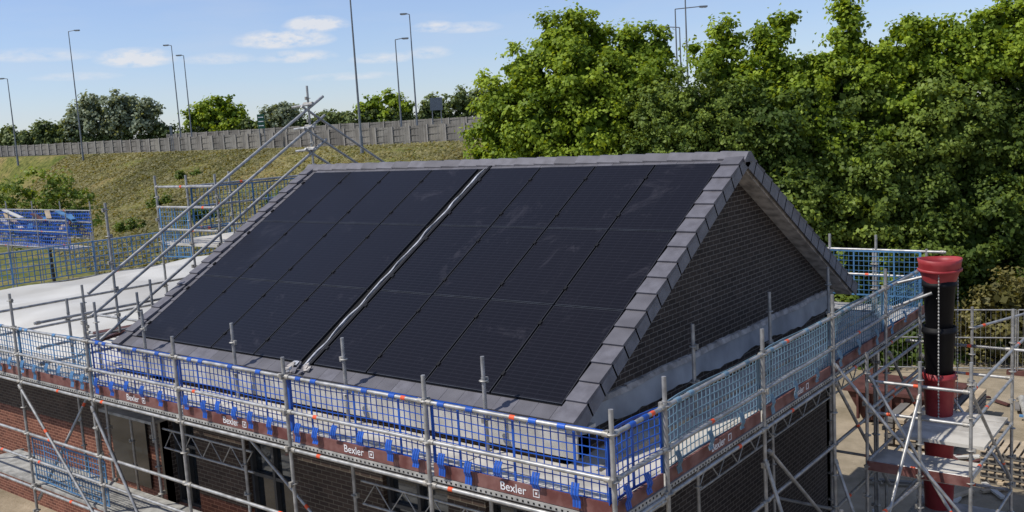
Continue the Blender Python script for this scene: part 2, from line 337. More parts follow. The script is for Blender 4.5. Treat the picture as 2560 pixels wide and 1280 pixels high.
# ---------------------------------------------------------------- scaffolding
sc=empty("scaffolding"); T=MB(); B=MB(); G=MB()
def rosettes(mb,x,y,z0,z1,ph=.12):
    z=z0+ph
    while z<z1:
        mb.lathe((x,y),[(.024,z-.006),(.062,z-.005),(.062,z+.005),(.024,z+.006)],'rosette',8)
        if rnd.random()<.8:
            a=rnd.choice([(1,0),(0,1),(-1,0),(0,-1)]); mb.obox((x+a[0]*.05,y+a[1]*.05,z),(.022,0,0),(0,.022,0),(0,0,.035),'rosette')
        z+=.5
def post(mb,x,y,z1,z0=0.,ros=True):
    lx,ly=rnd.uniform(-.02,.02),rnd.uniform(-.02,.02)
    mb.tube((x-lx,y-ly,z0),(x,y,z1)); mb.tube((x,y,z1-.28),(x,y,z1-.27),.034); 
    if ros: rosettes(mb,x,y,z0,z1-.1)
def rail(mb,p,q,r=.0265,mark=.5):
    mb.tube(p,q,r); p,q=Vector(p),Vector(q); l=(q-p).length; d=(q-p)/l
    for c,sg in ((p,1),(q,-1)):
        e=c+d*sg*.07; mb.tube(e-d*.035,e+d*.035,r*1.35,'rosette')
    if rnd.random()<mark:
        c=p+d*rnd.uniform(.25,l-.25); mb.tube(c-d*.035,c+d*.035,r*1.08,'orange')
FX=[1.25,-1.32,-3.89,-6.46,-9.03,-11.6,-14.17]
RY=[-1.13,-.04,2.55,5.12,7.69,10.2]
YO,YI,XO,XI=-1.13,-.12,1.25,.25
tops={-11.6:6.25}
for x in FX: post(T,x,YO,tops.get(x,5.9+rnd.uniform(-.04,.06)))
for x in FX[1:5]: post(T,x+.06,YI,5.93,ros=True)
for x in (-10.45,-11.45): post(T,x,YI-.05,6.0)
for y in RY[1:]: post(T,XO,y,5.95)
for y in RY[2:]: post(T,XI,y,5.93)
def meshpanel(mb,p,q,z0,z1,k,pitch=.1,t=.009,inn=(0,1,0)):
    p=Vector(p);q=Vector(q); l=(q-p).length; d=(q-p)/l; inn=Vector(inn)
    n=max(2,int(round(l/pitch)))
    ph=rnd.uniform(0,6); bow=lambda a:inn*(.03*math.sin(a/l*math.pi)+.015*math.sin(a*3+ph))
    sag=lambda a:.012*math.sin(a*2.1+ph)
    for i in range(n+1):
        a=l*i/n; c=p+d*a+bow(a); wd=.045 if i in (0,n,n//2) else t
        if i%8==4: wd=.03
        mb.obox((c.x,c.y,(z0+z1)/2+sag(a)),d*wd/2,inn*.005,(0,0,(z1-z0)/2),k)
    m=int(round((z1-z0)/pitch))
    for j in range(m+1):
        z=z0+(z1-z0)*j/m; wd=.03 if j in (0,m) else t
        for i in range(6):
            a0=l*i/6;a1=l*(i+1)/6; A=p+d*a0+bow(a0);B_=p+d*a1+bow(a1)
            mb.bar((A.x,A.y,z+sag(a0)),(B_.x,B_.y,z+sag(a1)),.010,wd,k)
def strap(mb,c,d,out,k,z=5.02,wd=.10,h=.24):
    c=Vector(c);d=Vector(d);out=Vector(out); ph=rnd.uniform(-.03,.04); lean=rnd.uniform(-.03,.03); z+=rnd.uniform(-.03,.03)
    for o in (-1,0,1):
        pr=[(0,0),(.03,-.06),(.045,-.12),(.02,-.18),(.035,-h+ph)]
        for a,b in zip(pr[:-1],pr[1:]):
            A=c+d*(o*wd*.36+lean*a[1]*-4)+out*a[0]+Vector((0,0,z+a[1])); B_=c+d*(o*wd*.36+lean*b[1]*-4)+out*b[0]+Vector((0,0,z+b[1]))
            mb.bar(A,B_,wd*.28,.008,k,up=out)
def clip(mb,c,d,k,z):
    c=Vector(c); mb.tube(c+Vector((0,0,z))-Vector(d)*.05,c+Vector((0,0,z))+Vector(d)*.05,.034,k)
def bay(p,q,inn,k,toe=True,ztop=5.61,mesh=True,sk=None,ev=.42,tx=None):
    p=Vector(p);q=Vector(q);l=(q-p).length;d=(q-p)/l;inn=Vector(inn)
    for z in (ztop,ztop-.48,4.60): rail(T,p+Vector((0,0,z)),q+Vector((0,0,z)))
    o=inn*.03
    T.bar(p+o+Vector((0,0,4.675)),q+o+Vector((0,0,4.675)),.05,.05,'steel2')
    c=.1
    while c<l-.1:
        P=p+d*c+Vector((0,0,4.672))+inn*.004; T.obox(P,d*.011,inn*.003,(0,0,.011),'black'); c+=.075
    if toe:
        T.bar(p+inn*.035+d*.05+Vector((0,0,4.785)),q+inn*.035-d*.05+Vector((0,0,4.785)),.03,.15,'toe')
    if mesh:
        meshpanel(B,p+inn*.06+d*.03,q+inn*.06-d*.03,4.84,5.60,k,inn=inn)
        a=.22
        while a<l-.1:
            clear=tx is not None and tx[0]-.08<a<tx[1]+.08
            strap(B,p+d*a-inn*.005,d,-inn,sk or k,h=.13 if clear else .24,z=5.06 if clear else 5.02); a+=ev+rnd.uniform(-.09,.09)
        for a in (.35,.6,1.5,2.05): 
            if a<l: clip(B,p+d*(a+rnd.uniform(-.1,.1)),d,k,ztop)
fk={1.25:'blue',-1.32:'blue',-3.89:'blue',-6.46:'blue',-9.03:'pblue',-11.6:'pblue'}
for a,b in zip(FX[:-1],FX[1:]): bay((b,YO,0),(a,YO,0),(0,1,0),fk[a],tx=(.9,1.65))
rk=['blue','cblue','cblue','cblue','pblue']
for i in range(5): bay((XO,RY[i],0),(XO,RY[i+1],0),(-1,0,0),rk[i],sk=rk[i],ev=.45 if i==0 else .85)
def deck(mb,x0,x1,y0,y1,z,along='x',k='deck',pw=.30):
    if along=='x':
        n=max(1,int(round((y1-y0)/pw)))
        for i in range(n):
            a=y0+(y1-y0)*i/n; b=y0+(y1-y0)*(i+1)/n; mb.box(x0+.01,x1-.01,a+.006,b-.006,z-.05,z+rnd.uniform(0,.006),k)
    else:
        n=max(1,int(round((x1-x0)/pw)))
        for i in range(n):
            a=x0+(x1-x0)*i/n; b=x0+(x1-x0)*(i+1)/n; mb.box(a+.006,b-.006,y0+.01,y1-.01,z-.05,z+rnd.uniform(0,.006),k)
for a,b in zip(FX[:-1],FX[1:]):
    deck(G,b,a,YO+.06,YI-.06,4.66); deck(G,b,a,YI+.02,YI+.19,4.66)
deck(G,XI+.06,XO-.06,YI-.05,RY[1]+.0,4.66,'y')
for a,b in zip(RY[1:-1],RY[2:]): deck(G,XI+.06,XO-.06,a,b,4.66,'y'); deck(G,GX+.12,XI-.04,a,b,4.64,'y')
deck(G,-3.5,XO-.1,9.3+.9,10.9,4.66)
for x in FX: 
    for z in (4.56,2.56): rail(T,(x,YO,z),(x,YI,z))
for y in RY[1:]:
    for z in (4.56,2.56): rail(T,(XI,y,z),(XO,y,z))
for a,b in zip(FX[1:-1],FX[2:]): rail(T,(b,YI,4.56),(a,YI,4.56))
for a,b in zip(RY[2:-1],RY[3:]): rail(T,(XI,a,4.56),(XI,b,4.56))
for i,(a,b) in enumerate(zip(FX[:-1],FX[1:])):
    for z in (3.62,3.12,2.56): rail(T,(b,YO,z),(a,YO,z))
    deck(G,b,a,YO+.08,YI-.1,2.6,k='steel2')
for a,b in zip(RY[:-1],RY[1:]):
    for z in (3.6,2.56): rail(T,(XO,a,z),(XO,b,z))
for a,b in zip(RY[2:-1],RY[3:]):
    for z in (3.9,3.55): T.tube((XI,a,z),(XI,b,z),.02)
    n=8
    for i in range(n):
        T.tube((XI,a+(b-a)*i/n,3.9 if i%2 else 3.55),(XI,a+(b-a)*(i+1)/n,3.55 if i%2 else 3.9),.012)
for a,b in ((-3.89,-1.32),(-9.03,-6.46)):
    for z in (3.75,3.4): T.tube((a,YI+.2,z),(b,YI+.2,z),.02)
    for i in range(9): T.tube((a+(b-a)*i/9,YI+.2,3.75 if i%2 else 3.4),(a+(b-a)*(i+1)/9,YI+.2,3.4 if i%2 else 3.75),.010)
for p,q in [((-11.6,YO-.04,4.55),(-9.03,YO-.04,2.2)),((-9.03,YO-.04,4.5),(-6.46,YO-.04,.6)),((-11.0,YI,3.9),(-9.2,YI,1.0)),
            ((-11.6,YO+.05,2.3),(-10.9,YI,4.4)),((-6.4,YI,4.2),(-4.2,YI,2.7)),
            ((XO+.04,2.6,4.3),(XO+.04,5.1,2.2)),((XO+.04,-.04,4.0),(XO+.04,2.5,1.2)),((XO+.04,5.1,4.6),(XO+.04,7.7,2.1)),((XO+.05,7.69,4.5),(XO+.05,10.2,2.3)),
            ((XO,2.55,4.2),(XO+1.3,2.2,.6)),((XO,5.12,4.9),(3.2,5.6,2.4)),((XO,5.12,3.4),(XO+1.1,4.7,.8))]: rail(T,p,q,mark=.9)
meshpanel(B,(-11.6,YO+.06,0),(-9.03,YO+.06,0),2.7,3.5,'pblue')
deck(G,-10.9,-9.1,-.1,.42,3.9,k='steel2')
XG=-10.75
for z0 in (9.28,8.85,8.3):
    e=z0-.585*(5.3-.25)
    T.tube((XG,.25-.35,e-.2),(XG,5.95,z0+.38),.034); 
for z0,ye in ((9.2,8.6),(8.72,8.0),(8.25,7.6)): T.tube((XG,5.3,z0+.25),(XG,ye,z0+.25-.585*(ye-5.3)),.030)
for z in (9.5,9.0,8.5): 
    T.tube((XG-.15,5.5,z),(XG+.15,5.5,z),.04,'rosette'); T.tube((XG-.5,5.45,z-.05),(XG+.2,5.45,z-.02))
post(T,XG,5.5,9.9,4.5); post(T,XG-.05,.45,7.75,0)
for y,z1 in ((-.3,6.0),(1.1,6.2),(.8,6.0)): post(T,XG+.1,y,z1,3)
for z in (5.75,5.3,5.0): rail(T,(-10.85,-1.1,z),(-10.85,3.0,z))
for z in (5.75,5.3): rail(T,(-12.9,-1.1,z),(-12.9,4.5,z)); 
for z in (5.4,5.0): rail(T,(-12.9,.9,z),(-10.7,.9,z))
T.bar((-11.3,.2,5.25),(-10.9,1.2,5.3),.25,.05,'rust'); T.bar((-11.0,.0,5.15),(-10.7,.8,5.32),.16,.05,'rust')
post(T,-12.9,.9,6.0)
for x,y in ((-12,3.0),(-12,4.1),(-13.2,3.0),(-11.1,3.1)): post(T,x,y,8.1,4)
for z in (7.85,7.4,6.9): 
    rail(T,(-12,3.0,z),(-12,6.5,z)); rail(T,(-13.2,3.0,z),(-11.0,3.0,z))
post(T,-12,6.5,8.1,4)
meshpanel(B,(-12,3.1,0),(-12,6.4,0),6.9,7.8,'pblue',inn=(1,0,0))
meshpanel(B,(-13.1,3.0,0),(-12.1,3.0,0),6.3,7.4,'pblue')
deck(G,-13.2,-11.1,3,6.5,6.6,'x')
deck(G,-11.0,-10.3,-1.0,4.0,4.7,'y')
YS=[-1.1,1.5,4.1,6.7,9.3,11.9]
for y in YS: post(T,-23.2,y,6.1,0,ros=False)
for a,b in zip(YS[:-1],YS[1:]):
    for z in (5.85,5.35,4.75): rail(T,(-23.2,a,z),(-23.2,b,z))
    meshpanel(B,(-23.15,a,0),(-23.15,b,0),4.9,5.85,'pblue',pitch=.16,t=.022,inn=(1,0,0))
XS=[-23.2,-20.6,-18,-15.4,-12.8]
for a,b in zip(XS[:-1],XS[1:]):
    for z in (5.85,5.35): rail(T,(a,11.9,z),(b,11.9,z))
    post(T,b,11.9,6.1,0,ros=False); meshpanel(B,(a,11.85,0),(b,11.85,0),4.9,5.85,'pblue',pitch=.16,t=.022)
for x in (-.62,.3,): post(T,x,10.2,6.2)
for z in (5.9,5.4): rail(T,(-3.0,10.2,z),(1.6,10.2,z))
meshpanel(B,(-2.9,10.15,0),(1.15,10.15,0),5.0,5.88,'pblue')
T.obj("tubes_and_toe_boards",sc); B.obj("mesh_guards",sc); G.obj("decks",sc)
def text(s,loc,rot,size,par):
    cu=bpy.data.curves.new("lettering","FONT"); cu.body=s; cu.size=size; cu.align_x='CENTER'; cu.align_y='CENTER'; cu.extrude=.001; cu.offset=.0005
    o=bpy.data.objects.new("lettering",cu); scn.collection.objects.link(o); cu.materials.append(M['wht']); o.location=loc; o.rotation_euler=rot; o.parent=par
K=MB()
for cx_ in (-.035,-2.6,-5.17,-7.75):
    text("Bexler",(cx_-.05,YO+.017,4.785),(math.pi/2,0,0),.14,sc)
    for q in ((.23,.315,4.745,4.753),(.23,.315,4.822,4.83),(.23,.238,4.753,4.822),(.307,.315,4.753,4.822),(.26,.285,4.775,4.80)):
        K.box(cx_+q[0],cx_+q[1],YO+.014,YO+.019,q[2],q[3],'wht')
for cy_ in (1.25,3.8):
    text("Bexler",(XO-.017,cy_,4.785),(math.pi/2,0,math.pi/2),.14,sc)
    for q in ((.27,.355,4.745,4.753),(.27,.355,4.822,4.83),(.27,.278,4.753,4.822),(.347,.355,4.753,4.822)):
        K.box(XO-.019,XO-.014,cy_+q[0],cy_+q[1],q[2],q[3],'wht')
K.obj("plain_marks",sc)
# ---------------------------------------------------------------- tower
tw=empty("scaffold_tower"); T=MB()
TX=[1.55,3.05]; TY=[5.75,8.65]
for x in TX:
    for y in TY: post(T,x,y,4.95 if y<8 else 5.2)
post(T,2.35,5.7,4.9); post(T,2.1,3.0,3.5); post(T,3.05,3.2,3.3); post(T,2.2,9.6,5.0); post(T,3.1,11.5,5.0)
for z in (4.5,4.0,3.2,2.0):
    for y in TY: rail(T,(TX[0],y,z),(TX[1],y,z),mark=.9)
    for x in TX: rail(T,(x,TY[0],z),(x,TY[1],z),mark=.7)
rail(T,(1.3,8.65,4.5),(3.4,8.65,4.5)); rail(T,(3.05,8.65,4.5),(3.1,11.5,4.5)); rail(T,(2.2,9.6,4.6),(3.1,11.5,4.7))
for z in (3.0,2.2): rail(T,(1.4,3.1,z),(3.05,3.2,z)); rail(T,(2.1,3.0,z),(2.35,5.7,z))
for p,q in [((1.6,5.7,4.6),(3.05,5.7,2.2)),((3.05,5.75,4.5),(3.05,8.65,2.2)),((2.1,3.0,1.0),(2.35,5.7,4.4)),((1.55,8.65,4.3),(3.05,8.65,2.2)),((3.05,3.2,3.0),(3.05,5.7,.8))]: rail(T,p,q,mark=1)
deck(T,TX[0]+.05,TX[1]-.05,6.9,TY[1],3.3,'x','deck',.32); deck(T,TX[0]-.1,TX[1]-.05,TY[0]+.1,6.85,3.05,'x','deck',.32); deck(T,TX[0],TX[1],TY[0],TY[1],1.6,'x','steel2',.32)
T.bar((TX[0],TY[0]-.02,3.14),(TX[1],TY[0]-.02,3.14),.03,.15,'toe')
T.obj("tower_frame",tw)
# ---------------------------------------------------------------- rubbish chute
ch=empty("rubbish_chute"); T=MB(); cc=(1.95,8.35)
T.lathe(cc,[(.25,5.60),(.29,5.74),(.335,5.86),(.345,5.98),(.362,6.06),(.34,6.065),(.32,5.98),(.29,5.85),(.24,5.66)],'red',24,.02)
T.lathe(cc,[(.342,5.84),(.362,5.85),(.362,5.885),(.345,5.895)],'red',24,.02)
def bucket(z0,z1,k):
    T.lathe(cc,[(.205,z0),(.215,z0+.02),(.262,z1-.12),(.285,z1-.11),(.285,z1-.06),(.272,z1-.05),(.275,z1),(.255,z1),(.20,z0)],k,24)
bucket(4.80,5.70,'black'); bucket(3.98,4.88,'black'); bucket(3.10,4.06,'red'); bucket(2.25,3.18,'red'); bucket(1.35,2.33,'red'); bucket(.45,1.43,'red')
for ang in (-1.35,.6):
    cxh,cyh=cc[0]+.31*math.cos(ang),cc[1]+.31*math.sin(ang)
    z=5.85
    while z>3.0:
        T.lathe((cxh,cyh),[(.004,z),(.013,z-.012),(.014,z-.035),(.004,z-.05)],'steel2',6); z-=.058
T.tube((1.25,8.3,5.6),(1.75,8.35,5.75)); T.tube((1.25,8.1,5.2),(1.9,8.1,5.5))
T.obj("chute_sections",ch)
# ---------------------------------------------------------------- flat roof building on the left
fb=empty("flat_roof_building"); mb=MB()
nx,ny=50,44; vs=[];fs=[]
for j in range(ny+1):
    for i in range(nx+1):
        a=i/nx;b=j/ny; x=-22.9+a*12.2; y=.35+b*10.9
        e=min(1,min(a,1-a)*9)*min(1,min(b,1-b)*9); z=4.55+.42*(1-(1-e)**2)+.06*math.sin(x*1.1+y*.6)*e+.035*math.sin(y*2.4-x*.5)*e+.02*math.sin(x*3.1+1)*e
        vs.append((x,y,z))
for j in range(ny):
    for i in range(nx):
        o=j*(nx+1)+i; fs.append((o,o+1,o+nx+2,o+nx+1))
mb.add(vs,fs,'white',True); mb.box(-22.9,-10.7,.36,11.2,4.3,4.54,'steel2'); mb.obj("sheeted_roof",fb)
mb=MB(); mb.box(-22.7,-10.2,1.6,11,0,4.3,'brickX'); mb.box(-13.6,-12.2,1.54,1.58,1.5,3.4,'glass'); mb.box(-11.7,-10.9,1.54,1.58,1.5,3.4,'glass'); mb.obj("walls",fb)
# ---------------------------------------------------------------- terrain
def yfoot(x):
    x=np.asarray(x,float); return np.maximum(27-.32*(x+50), np.minimum(34,20+ (x+40)*1.0))
def zp(x): return 7.3+np.maximum(0,-75-np.asarray(x,float)).clip(0,150)*.0102
def hgt(x,y):
    yf=yfoot(x); t=np.clip((y-yf)/(72-yf),0,1); t=t*t*(3-2*t)*.35+t*.65
    return zp(x)*t
xs=np.concatenate([[-6000,-3000,-1500,-800,-500,-350],np.linspace(-260,60,161),[100,200,500,1500,4000]])
ys=np.concatenate([[-1500,-500,-150,-60],np.linspace(-30,110,141),[140,200,350,700,1500,3000,7000]])
XX,YY=np.meshgrid(xs,ys); ZZ=hgt(XX,YY)
nearb=(YY>yfoot(XX)+3)&(YY<70)
ZZ=ZZ+np.where(nearb,.10*np.sin(XX*.35+YY*.2)+.06*np.sin(YY*.9-XX*.13),0)
me=bpy.data.meshes.new("ground"); vs=np.stack([XX,YY,ZZ],-1).reshape(-1,3); nxx=len(xs)
fs=[(j*nxx+i,j*nxx+i+1,(j+1)*nxx+i+1,(j+1)*nxx+i) for j in range(len(ys)-1) for i in range(nxx-1)]
me.from_pydata(vs.tolist(),[],fs); me.update()
at=me.attributes.new('grass','FLOAT','POINT'); gm=np.clip((YY-yfoot(XX)+6)/6,0,1)+ (YY>26)*1.0+(XX<-28)*1.0; at.data.foreach_set('value',np.clip(gm,0,1).reshape(-1).astype(np.float32))
me.polygons.foreach_set('use_smooth',[True]*len(fs))
m=bpy.data.materials.new('ground'); m.use_nodes=True; t=m.node_tree; b=t.nodes['Principled BSDF']; b.inputs['Roughness'].default_value=.95; b.inputs['Specular IOR Level'].default_value=.1
tcn=t.nodes.new('ShaderNodeTexCoord')
def ramp(scale,cols,det=6,vec=None,lo=.32,hi=.68):
    n=t.nodes.new('ShaderNodeTexNoise'); n.inputs['Scale'].default_value=scale; n.inputs['Detail'].default_value=det; n.inputs['Roughness'].default_value=.65; t.links.new(tcn.outputs['Object'],n.inputs['Vector'])
    c=t.nodes.new('ShaderNodeValToRGB'); e=c.color_ramp.elements; e[0].position=lo; e[1].position=hi; e[0].color=cols[0]+(1,); e[1].color=cols[-1]+(1,)
    if len(cols)>2: q=e.new(.5); q.color=cols[1]+(1,)
    t.links.new(n.outputs['Fac'],c.inputs[0]); return c,n
g1,_=ramp(.10,[(.075,.095,.018),(.15,.15,.042),(.22,.17,.07)],9,lo=.36,hi=.62)
g2,gn=ramp(1.6,[(.45,.47,.42),(1.0,1.0,1.0),(1.5,1.4,1.25)],7)
mu=t.nodes.new('ShaderNodeMixRGB'); mu.blend_type='MULTIPLY'; mu.inputs[0].default_value=1; t.links.new(g1.outputs[0],mu.inputs[1]); t.links.new(g2.outputs[0],mu.inputs[2])
s1,_=ramp(.6,[(.20,.165,.11),(.40,.33,.235)],8)
a=t.nodes.new('ShaderNodeAttribute'); a.attribute_name='grass'
mi=t.nodes.new('ShaderNodeMixRGB'); t.links.new(a.outputs['Fac'],mi.inputs[0]); t.links.new(s1.outputs[0],mi.inputs[1]); t.links.new(mu.outputs[0],mi.inputs[2]); t.links.new(mi.outputs[0],b.inputs['Base Color'])
bpn=t.nodes.new('ShaderNodeBump'); bpn.inputs['Distance'].default_value=.15; bpn.inputs['Strength'].default_value=.5; t.links.new(gn.outputs['Fac'],bpn.inputs['Height']); t.links.new(bpn.outputs[0],b.inputs['Normal'])
me.materials.append(m); go=bpy.data.objects.new("ground",me); scn.collection.objects.link(go)
mb=MB(); M['asphalt']=mat('asphalt',(.05,.05,.052),.9,0,.2,2)
vs=[];
for x in range(-260,60,20):
    for y in (78,90): vs.append((x,y,float(zp(x))+.05))
mb.add(vs,[(2*i,2*i+2,2*i+3,2*i+1) for i in range(len(vs)//2-1)],'asphalt'); mb.obj("road")
# ---------------------------------------------------------------- fences
def fence(name,x0,x1,ya,yb,h0,h1,bayw=3.0):
    mb=MB(); n=int((x1-x0)/bayw)
    for i in range(n):
        xa=x0+i*bayw; xb=xa+bayw; y1=ya+(yb-ya)*i/n; y2=ya+(yb-ya)*(i+1)/n; za=float(zp(xa))-.1; h=h0+(h1-h0)*i/n+rnd.uniform(-.06,.06)
        k='wood%d'%rnd.choice([0,0,1,1,2,3])
        nb=12
        for q in range(nb):
            f0,f1=q/nb,(q+1)/nb; dy=.02*(q%2); hh=h+rnd.uniform(-.03,.03); kk=k if rnd.random()<.7 else 'wood%d'%rnd.choice([0,1,2])
            xx0=xa+bayw*f0; xx1=xa+bayw*f1-.012; ya_=y1+(y2-y1)*f0+dy
            mb.box(xx0,xx1,ya_,ya_+.03,za,za+hh,kk)
        mb.box(xa-.10,xa+.10,y1-.14,y1-.004,za,za+h+.08,'woodpost')
        for zz in (.35,h*.5,h-.3): mb.box(xa+.11,xb-.11,y1-.07,y1-.033,za+zz,za+zz+.1,'wood2')
    mb.obj(name)
fence("timber_fence",-200,-45,80,73,2.15,2.2)
fence("timber_fence",-165,-30,100,95,2.9,3.2,3.5)
# ---------------------------------------------------------------- lamps, signs
def lamp(x,y,zt,arm,al=1.4,zb=7.0):
    mb=MB(); a=Vector((.787,.614,0))*arm
    mb.tube((x,y,zb),(x,y,zb+1.6),.17,'lamp',10,.16); mb.tube((x,y,zb+1.6),(x,y,zt),.12,'lamp',10,.06)
    e=Vector((x,y,zt))+a*al+Vector((0,0,.12)); mb.tube((x,y,zt),e,.05,'lamp',8)
    mb.obox(e+a*.35+Vector((0,0,-.02)),a*.42,a.cross(Vector((0,0,1)))*.16,(0,0,.08),'lamp'); mb.obox(e+a*.38+Vector((0,0,-.12)),a*.3,a.cross(Vector((0,0,1)))*.12,(0,0,.03),'wht')
    mb.obj("street_lamp")
for q in [(-149,63,20.5,-1,.6),(-142,70,27.3,1,1.0),(-129.3,79.6,24.2,-1,.5),(-127.5,80.4,22.5,-1,.4),(-61.5,54.6,24.0,1,1),(-80,79,20.2,1,.9),(-78.6,80.4,23.2,-1,.4),(-43,83,19.8,1,2.6),(-41.8,83,22.5,1,.5),(-43.2,84.2,18.0,-1,1.2)]: lamp(*q)
def sign(x,y,z0,z1,wd,k,lines):
    mb=MB(); d=Vector((.787,.614,0)); nrm=Vector((.616,-.777,0))
    for o in (-.35,.35): p=Vector((x,y,0))+d*wd*o-nrm*.05; mb.tube((p.x,p.y,7),(p.x,p.y,z1-.1),.06,'lamp')
    mb.obox((x,y,(z0+z1)/2),d*wd/2,nrm*.03,(0,0,(z1-z0)/2),k)
    for i in range(lines):
        zz=z1-(z1-z0)*(i+.7)/(lines+.4); mb.obox(Vector((x,y,zz))+nrm*.04,d*wd*.36,nrm*.004,(0,0,.06),'wht')
    mb.obj("road_sign")
sign(-82.5,88.5,11.4,13.1,1.7,'sgrey',0); sign(-100.5,73.2,10.3,12.2,.95,'green',3)
sign(-120,72,10.2,11.6,.35,'sgrey',0)
# ---------------------------------------------------------------- foliage
def leaves(name,P,Nn,S,V,mats_,mi=None,parent=None):
    n=len(P); Nn=Nn/np.linalg.norm(Nn,axis=1,keepdims=True); rr=rs.normal(size=(n,3)); a=np.cross(Nn,rr); a/=np.linalg.norm(a,axis=1,keepdims=True); b=np.cross(Nn,a)
    a=a*(S*.5)[:,None]; b=b*(S*.38)[:,None]; fold=Nn*(S*.12)[:,None]
    vs=np.stack([P-a,P-b+fold,P+a,P+b+fold],1).reshape(-1,3)
    me=bpy.data.meshes.new(name); me.vertices.add(4*n); me.vertices.foreach_set('co',vs.astype(np.float32).ravel())
    me.loops.add(4*n); me.loops.foreach_set('vertex_index',np.arange(4*n,dtype=np.int32)); me.polygons.add(n)
    me.polygons.foreach_set('loop_start',np.arange(0,4*n,4,dtype=np.int32)); me.polygons.foreach_set('loop_total',np.full(n,4,np.int32))
    at=me.attributes.new('v','FLOAT','FACE'); at.data.foreach_set('value',np.clip(V,0,1).astype(np.float32))
    for q in mats_: me.materials.append(q)
    if mi is not None: me.polygons.foreach_set('material_index',mi.astype(np.int32))
    me.update(calc_edges=True); o=bpy.data.objects.new(name,me); scn.collection.objects.link(o)
    if parent: o.parent=parent
    return o
def crown(lobes,density,leaf,clump=.3,core=True,sz=(.7,1.35),cl_r=(.62,1.18),zsq=.95,dfac=.0):
    Ps=[];Ns=[];Ss=[];Vs=[]
    for (c,rad) in lobes:
        c=np.array(c); area=4*math.pi*rad*rad; nl=int(area*density); nc=max(5,int(area/(clump*clump*3.4)))
        d=rs.normal(size=(nc,3)); d/=np.linalg.norm(d,axis=1,keepdims=True); rr=rs.uniform(cl_r[0],cl_r[1],nc)*rad
        cc=c+d*rr[:,None]*np.array([1,1,zsq]); vv=rs.uniform(.15,.95,nc); cs_=rs.uniform(.55,1.25,nc)
        k=rs.randint(0,nc,nl); off=rs.normal(size=(nl,3))*(clump*.5*cs_[k])[:,None]*np.array([1,1,.75]); P=cc[k]+off
        Ps.append(P); Ns.append(d[k]*.5+off/clump*.5+np.array([0,-.15,.5])+rs.normal(size=(nl,3))*.5); Ss.append(leaf*rs.uniform(sz[0],sz[1],nl)); Vs.append(vv[k]+rs.normal(size=nl)*.15)
        if core:  # large dark leaves added inside to block light, inner shade in their colour
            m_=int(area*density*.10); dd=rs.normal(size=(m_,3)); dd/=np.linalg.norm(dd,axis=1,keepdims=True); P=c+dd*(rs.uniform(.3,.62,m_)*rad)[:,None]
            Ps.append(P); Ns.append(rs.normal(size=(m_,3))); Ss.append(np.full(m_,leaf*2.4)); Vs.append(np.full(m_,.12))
    return np.concatenate(Ps),np.concatenate(Ns),np.concatenate(Ss),np.concatenate(Vs)
def frame(o,u,w,z): return (o[0]+.787*u-.616*w,o[1]+.614*u+.777*w,z)
def tree(name,o,lobes,density,leaf,lm,trunk_r=.22,clump=.3,zb=0.,sprigs=0,**k):
    e=empty(name); lobes=list(lobes)
    base=[q for q in lobes]
    for i in range(sprigs):
        q=rnd.choice(base); th=rnd.uniform(-1.2,1.2); rr=q[3]*rnd.uniform(.95,1.25)
        lobes.append((q[0]+rr*math.sin(th),q[1]+rnd.uniform(-.5,.2),q[2]+rr*math.cos(th),rnd.uniform(.14,.32)))
    W=[(frame(o,u,w_,z),r_) for u,w_,z,r_ in lobes]
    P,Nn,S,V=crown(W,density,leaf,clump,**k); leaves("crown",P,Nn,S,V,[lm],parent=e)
    mb=MB(); W0=W[:len(base)]; cx_=sum(q[0][0] for q in W0)/len(W0); cy_=sum(q[0][1] for q in W0)/len(W0); zl=min(q[0][2] for q in W0); zh=max(q[0][2] for q in W0)
    fork=Vector((cx_,cy_,zb+(zl-zb)*.6+.2)); mb.tube((cx_+.1,cy_,zb-.2),fork,trunk_r,'bark',9,trunk_r*.75)
    top=Vector((cx_-.2,cy_+.1,zb+(zh-zb)*.85)); mb.tube(fork,top,trunk_r*.75,'bark',8,trunk_r*.2)
    for c,r_ in W0:
        f=fork.lerp(top,rnd.uniform(0,.5)); mb.tube(f,Vector(c),trunk_r*.4,'bark',6,trunk_r*.1)
    mb.obj("trunk_and_limbs",e); return e
O1=(-14.2,21.4)
big=[(-.75,0,11.6,1.05),(.6,.3,11.8,.95),(2.2,.2,11.3,1.0),(3.2,0,11.2,.55),(-1.8,-.2,10.7,1.0),(0,-.8,10.3,1.4),(1.8,-.7,9.9,1.3),(3.0,.2,10.2,.7),(-2.7,.1,9.7,1.0),(-1.7,-.9,8.7,1.3),(-3.2,.2,8.5,.85),(.5,-1.3,8.4,1.4),(2.2,-.9,8.5,1.2),
 (-2.6,.3,7.2,1.3),(-.6,-1.1,6.8,1.5),(1.6,-1,6.6,1.5),(0,1.5,9.8,1.8),(-1.5,1.3,8,1.8),(2,1.3,9.2,1.6),(-3.4,.3,6.4,1.2),(-1,0,5,1.5),(1.5,0,5,1.5)]
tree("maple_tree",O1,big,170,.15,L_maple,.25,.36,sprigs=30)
O2=(-13.6,20.0)
t1=[(5.1,0,10.6,.65),(5.8,.2,11.3,.5),(5.6,-.3,10.0,.75),(7.1,0,10.9,.6),(7.8,.2,11.6,.42),(7.5,-.2,10.3,.7),(8.8,0,9.9,.7),(6.4,-.5,9.4,1.0),(8.2,-.6,9.1,1.1),(7.4,-1,8.0,1.2),(8.9,-.9,7.6,1.1),(6.3,1,9.6,.9),(8,1,9.6,.9)]
tree("maple_tree",O2,t1,165,.15,L_maple,.2,.34,sprigs=26)
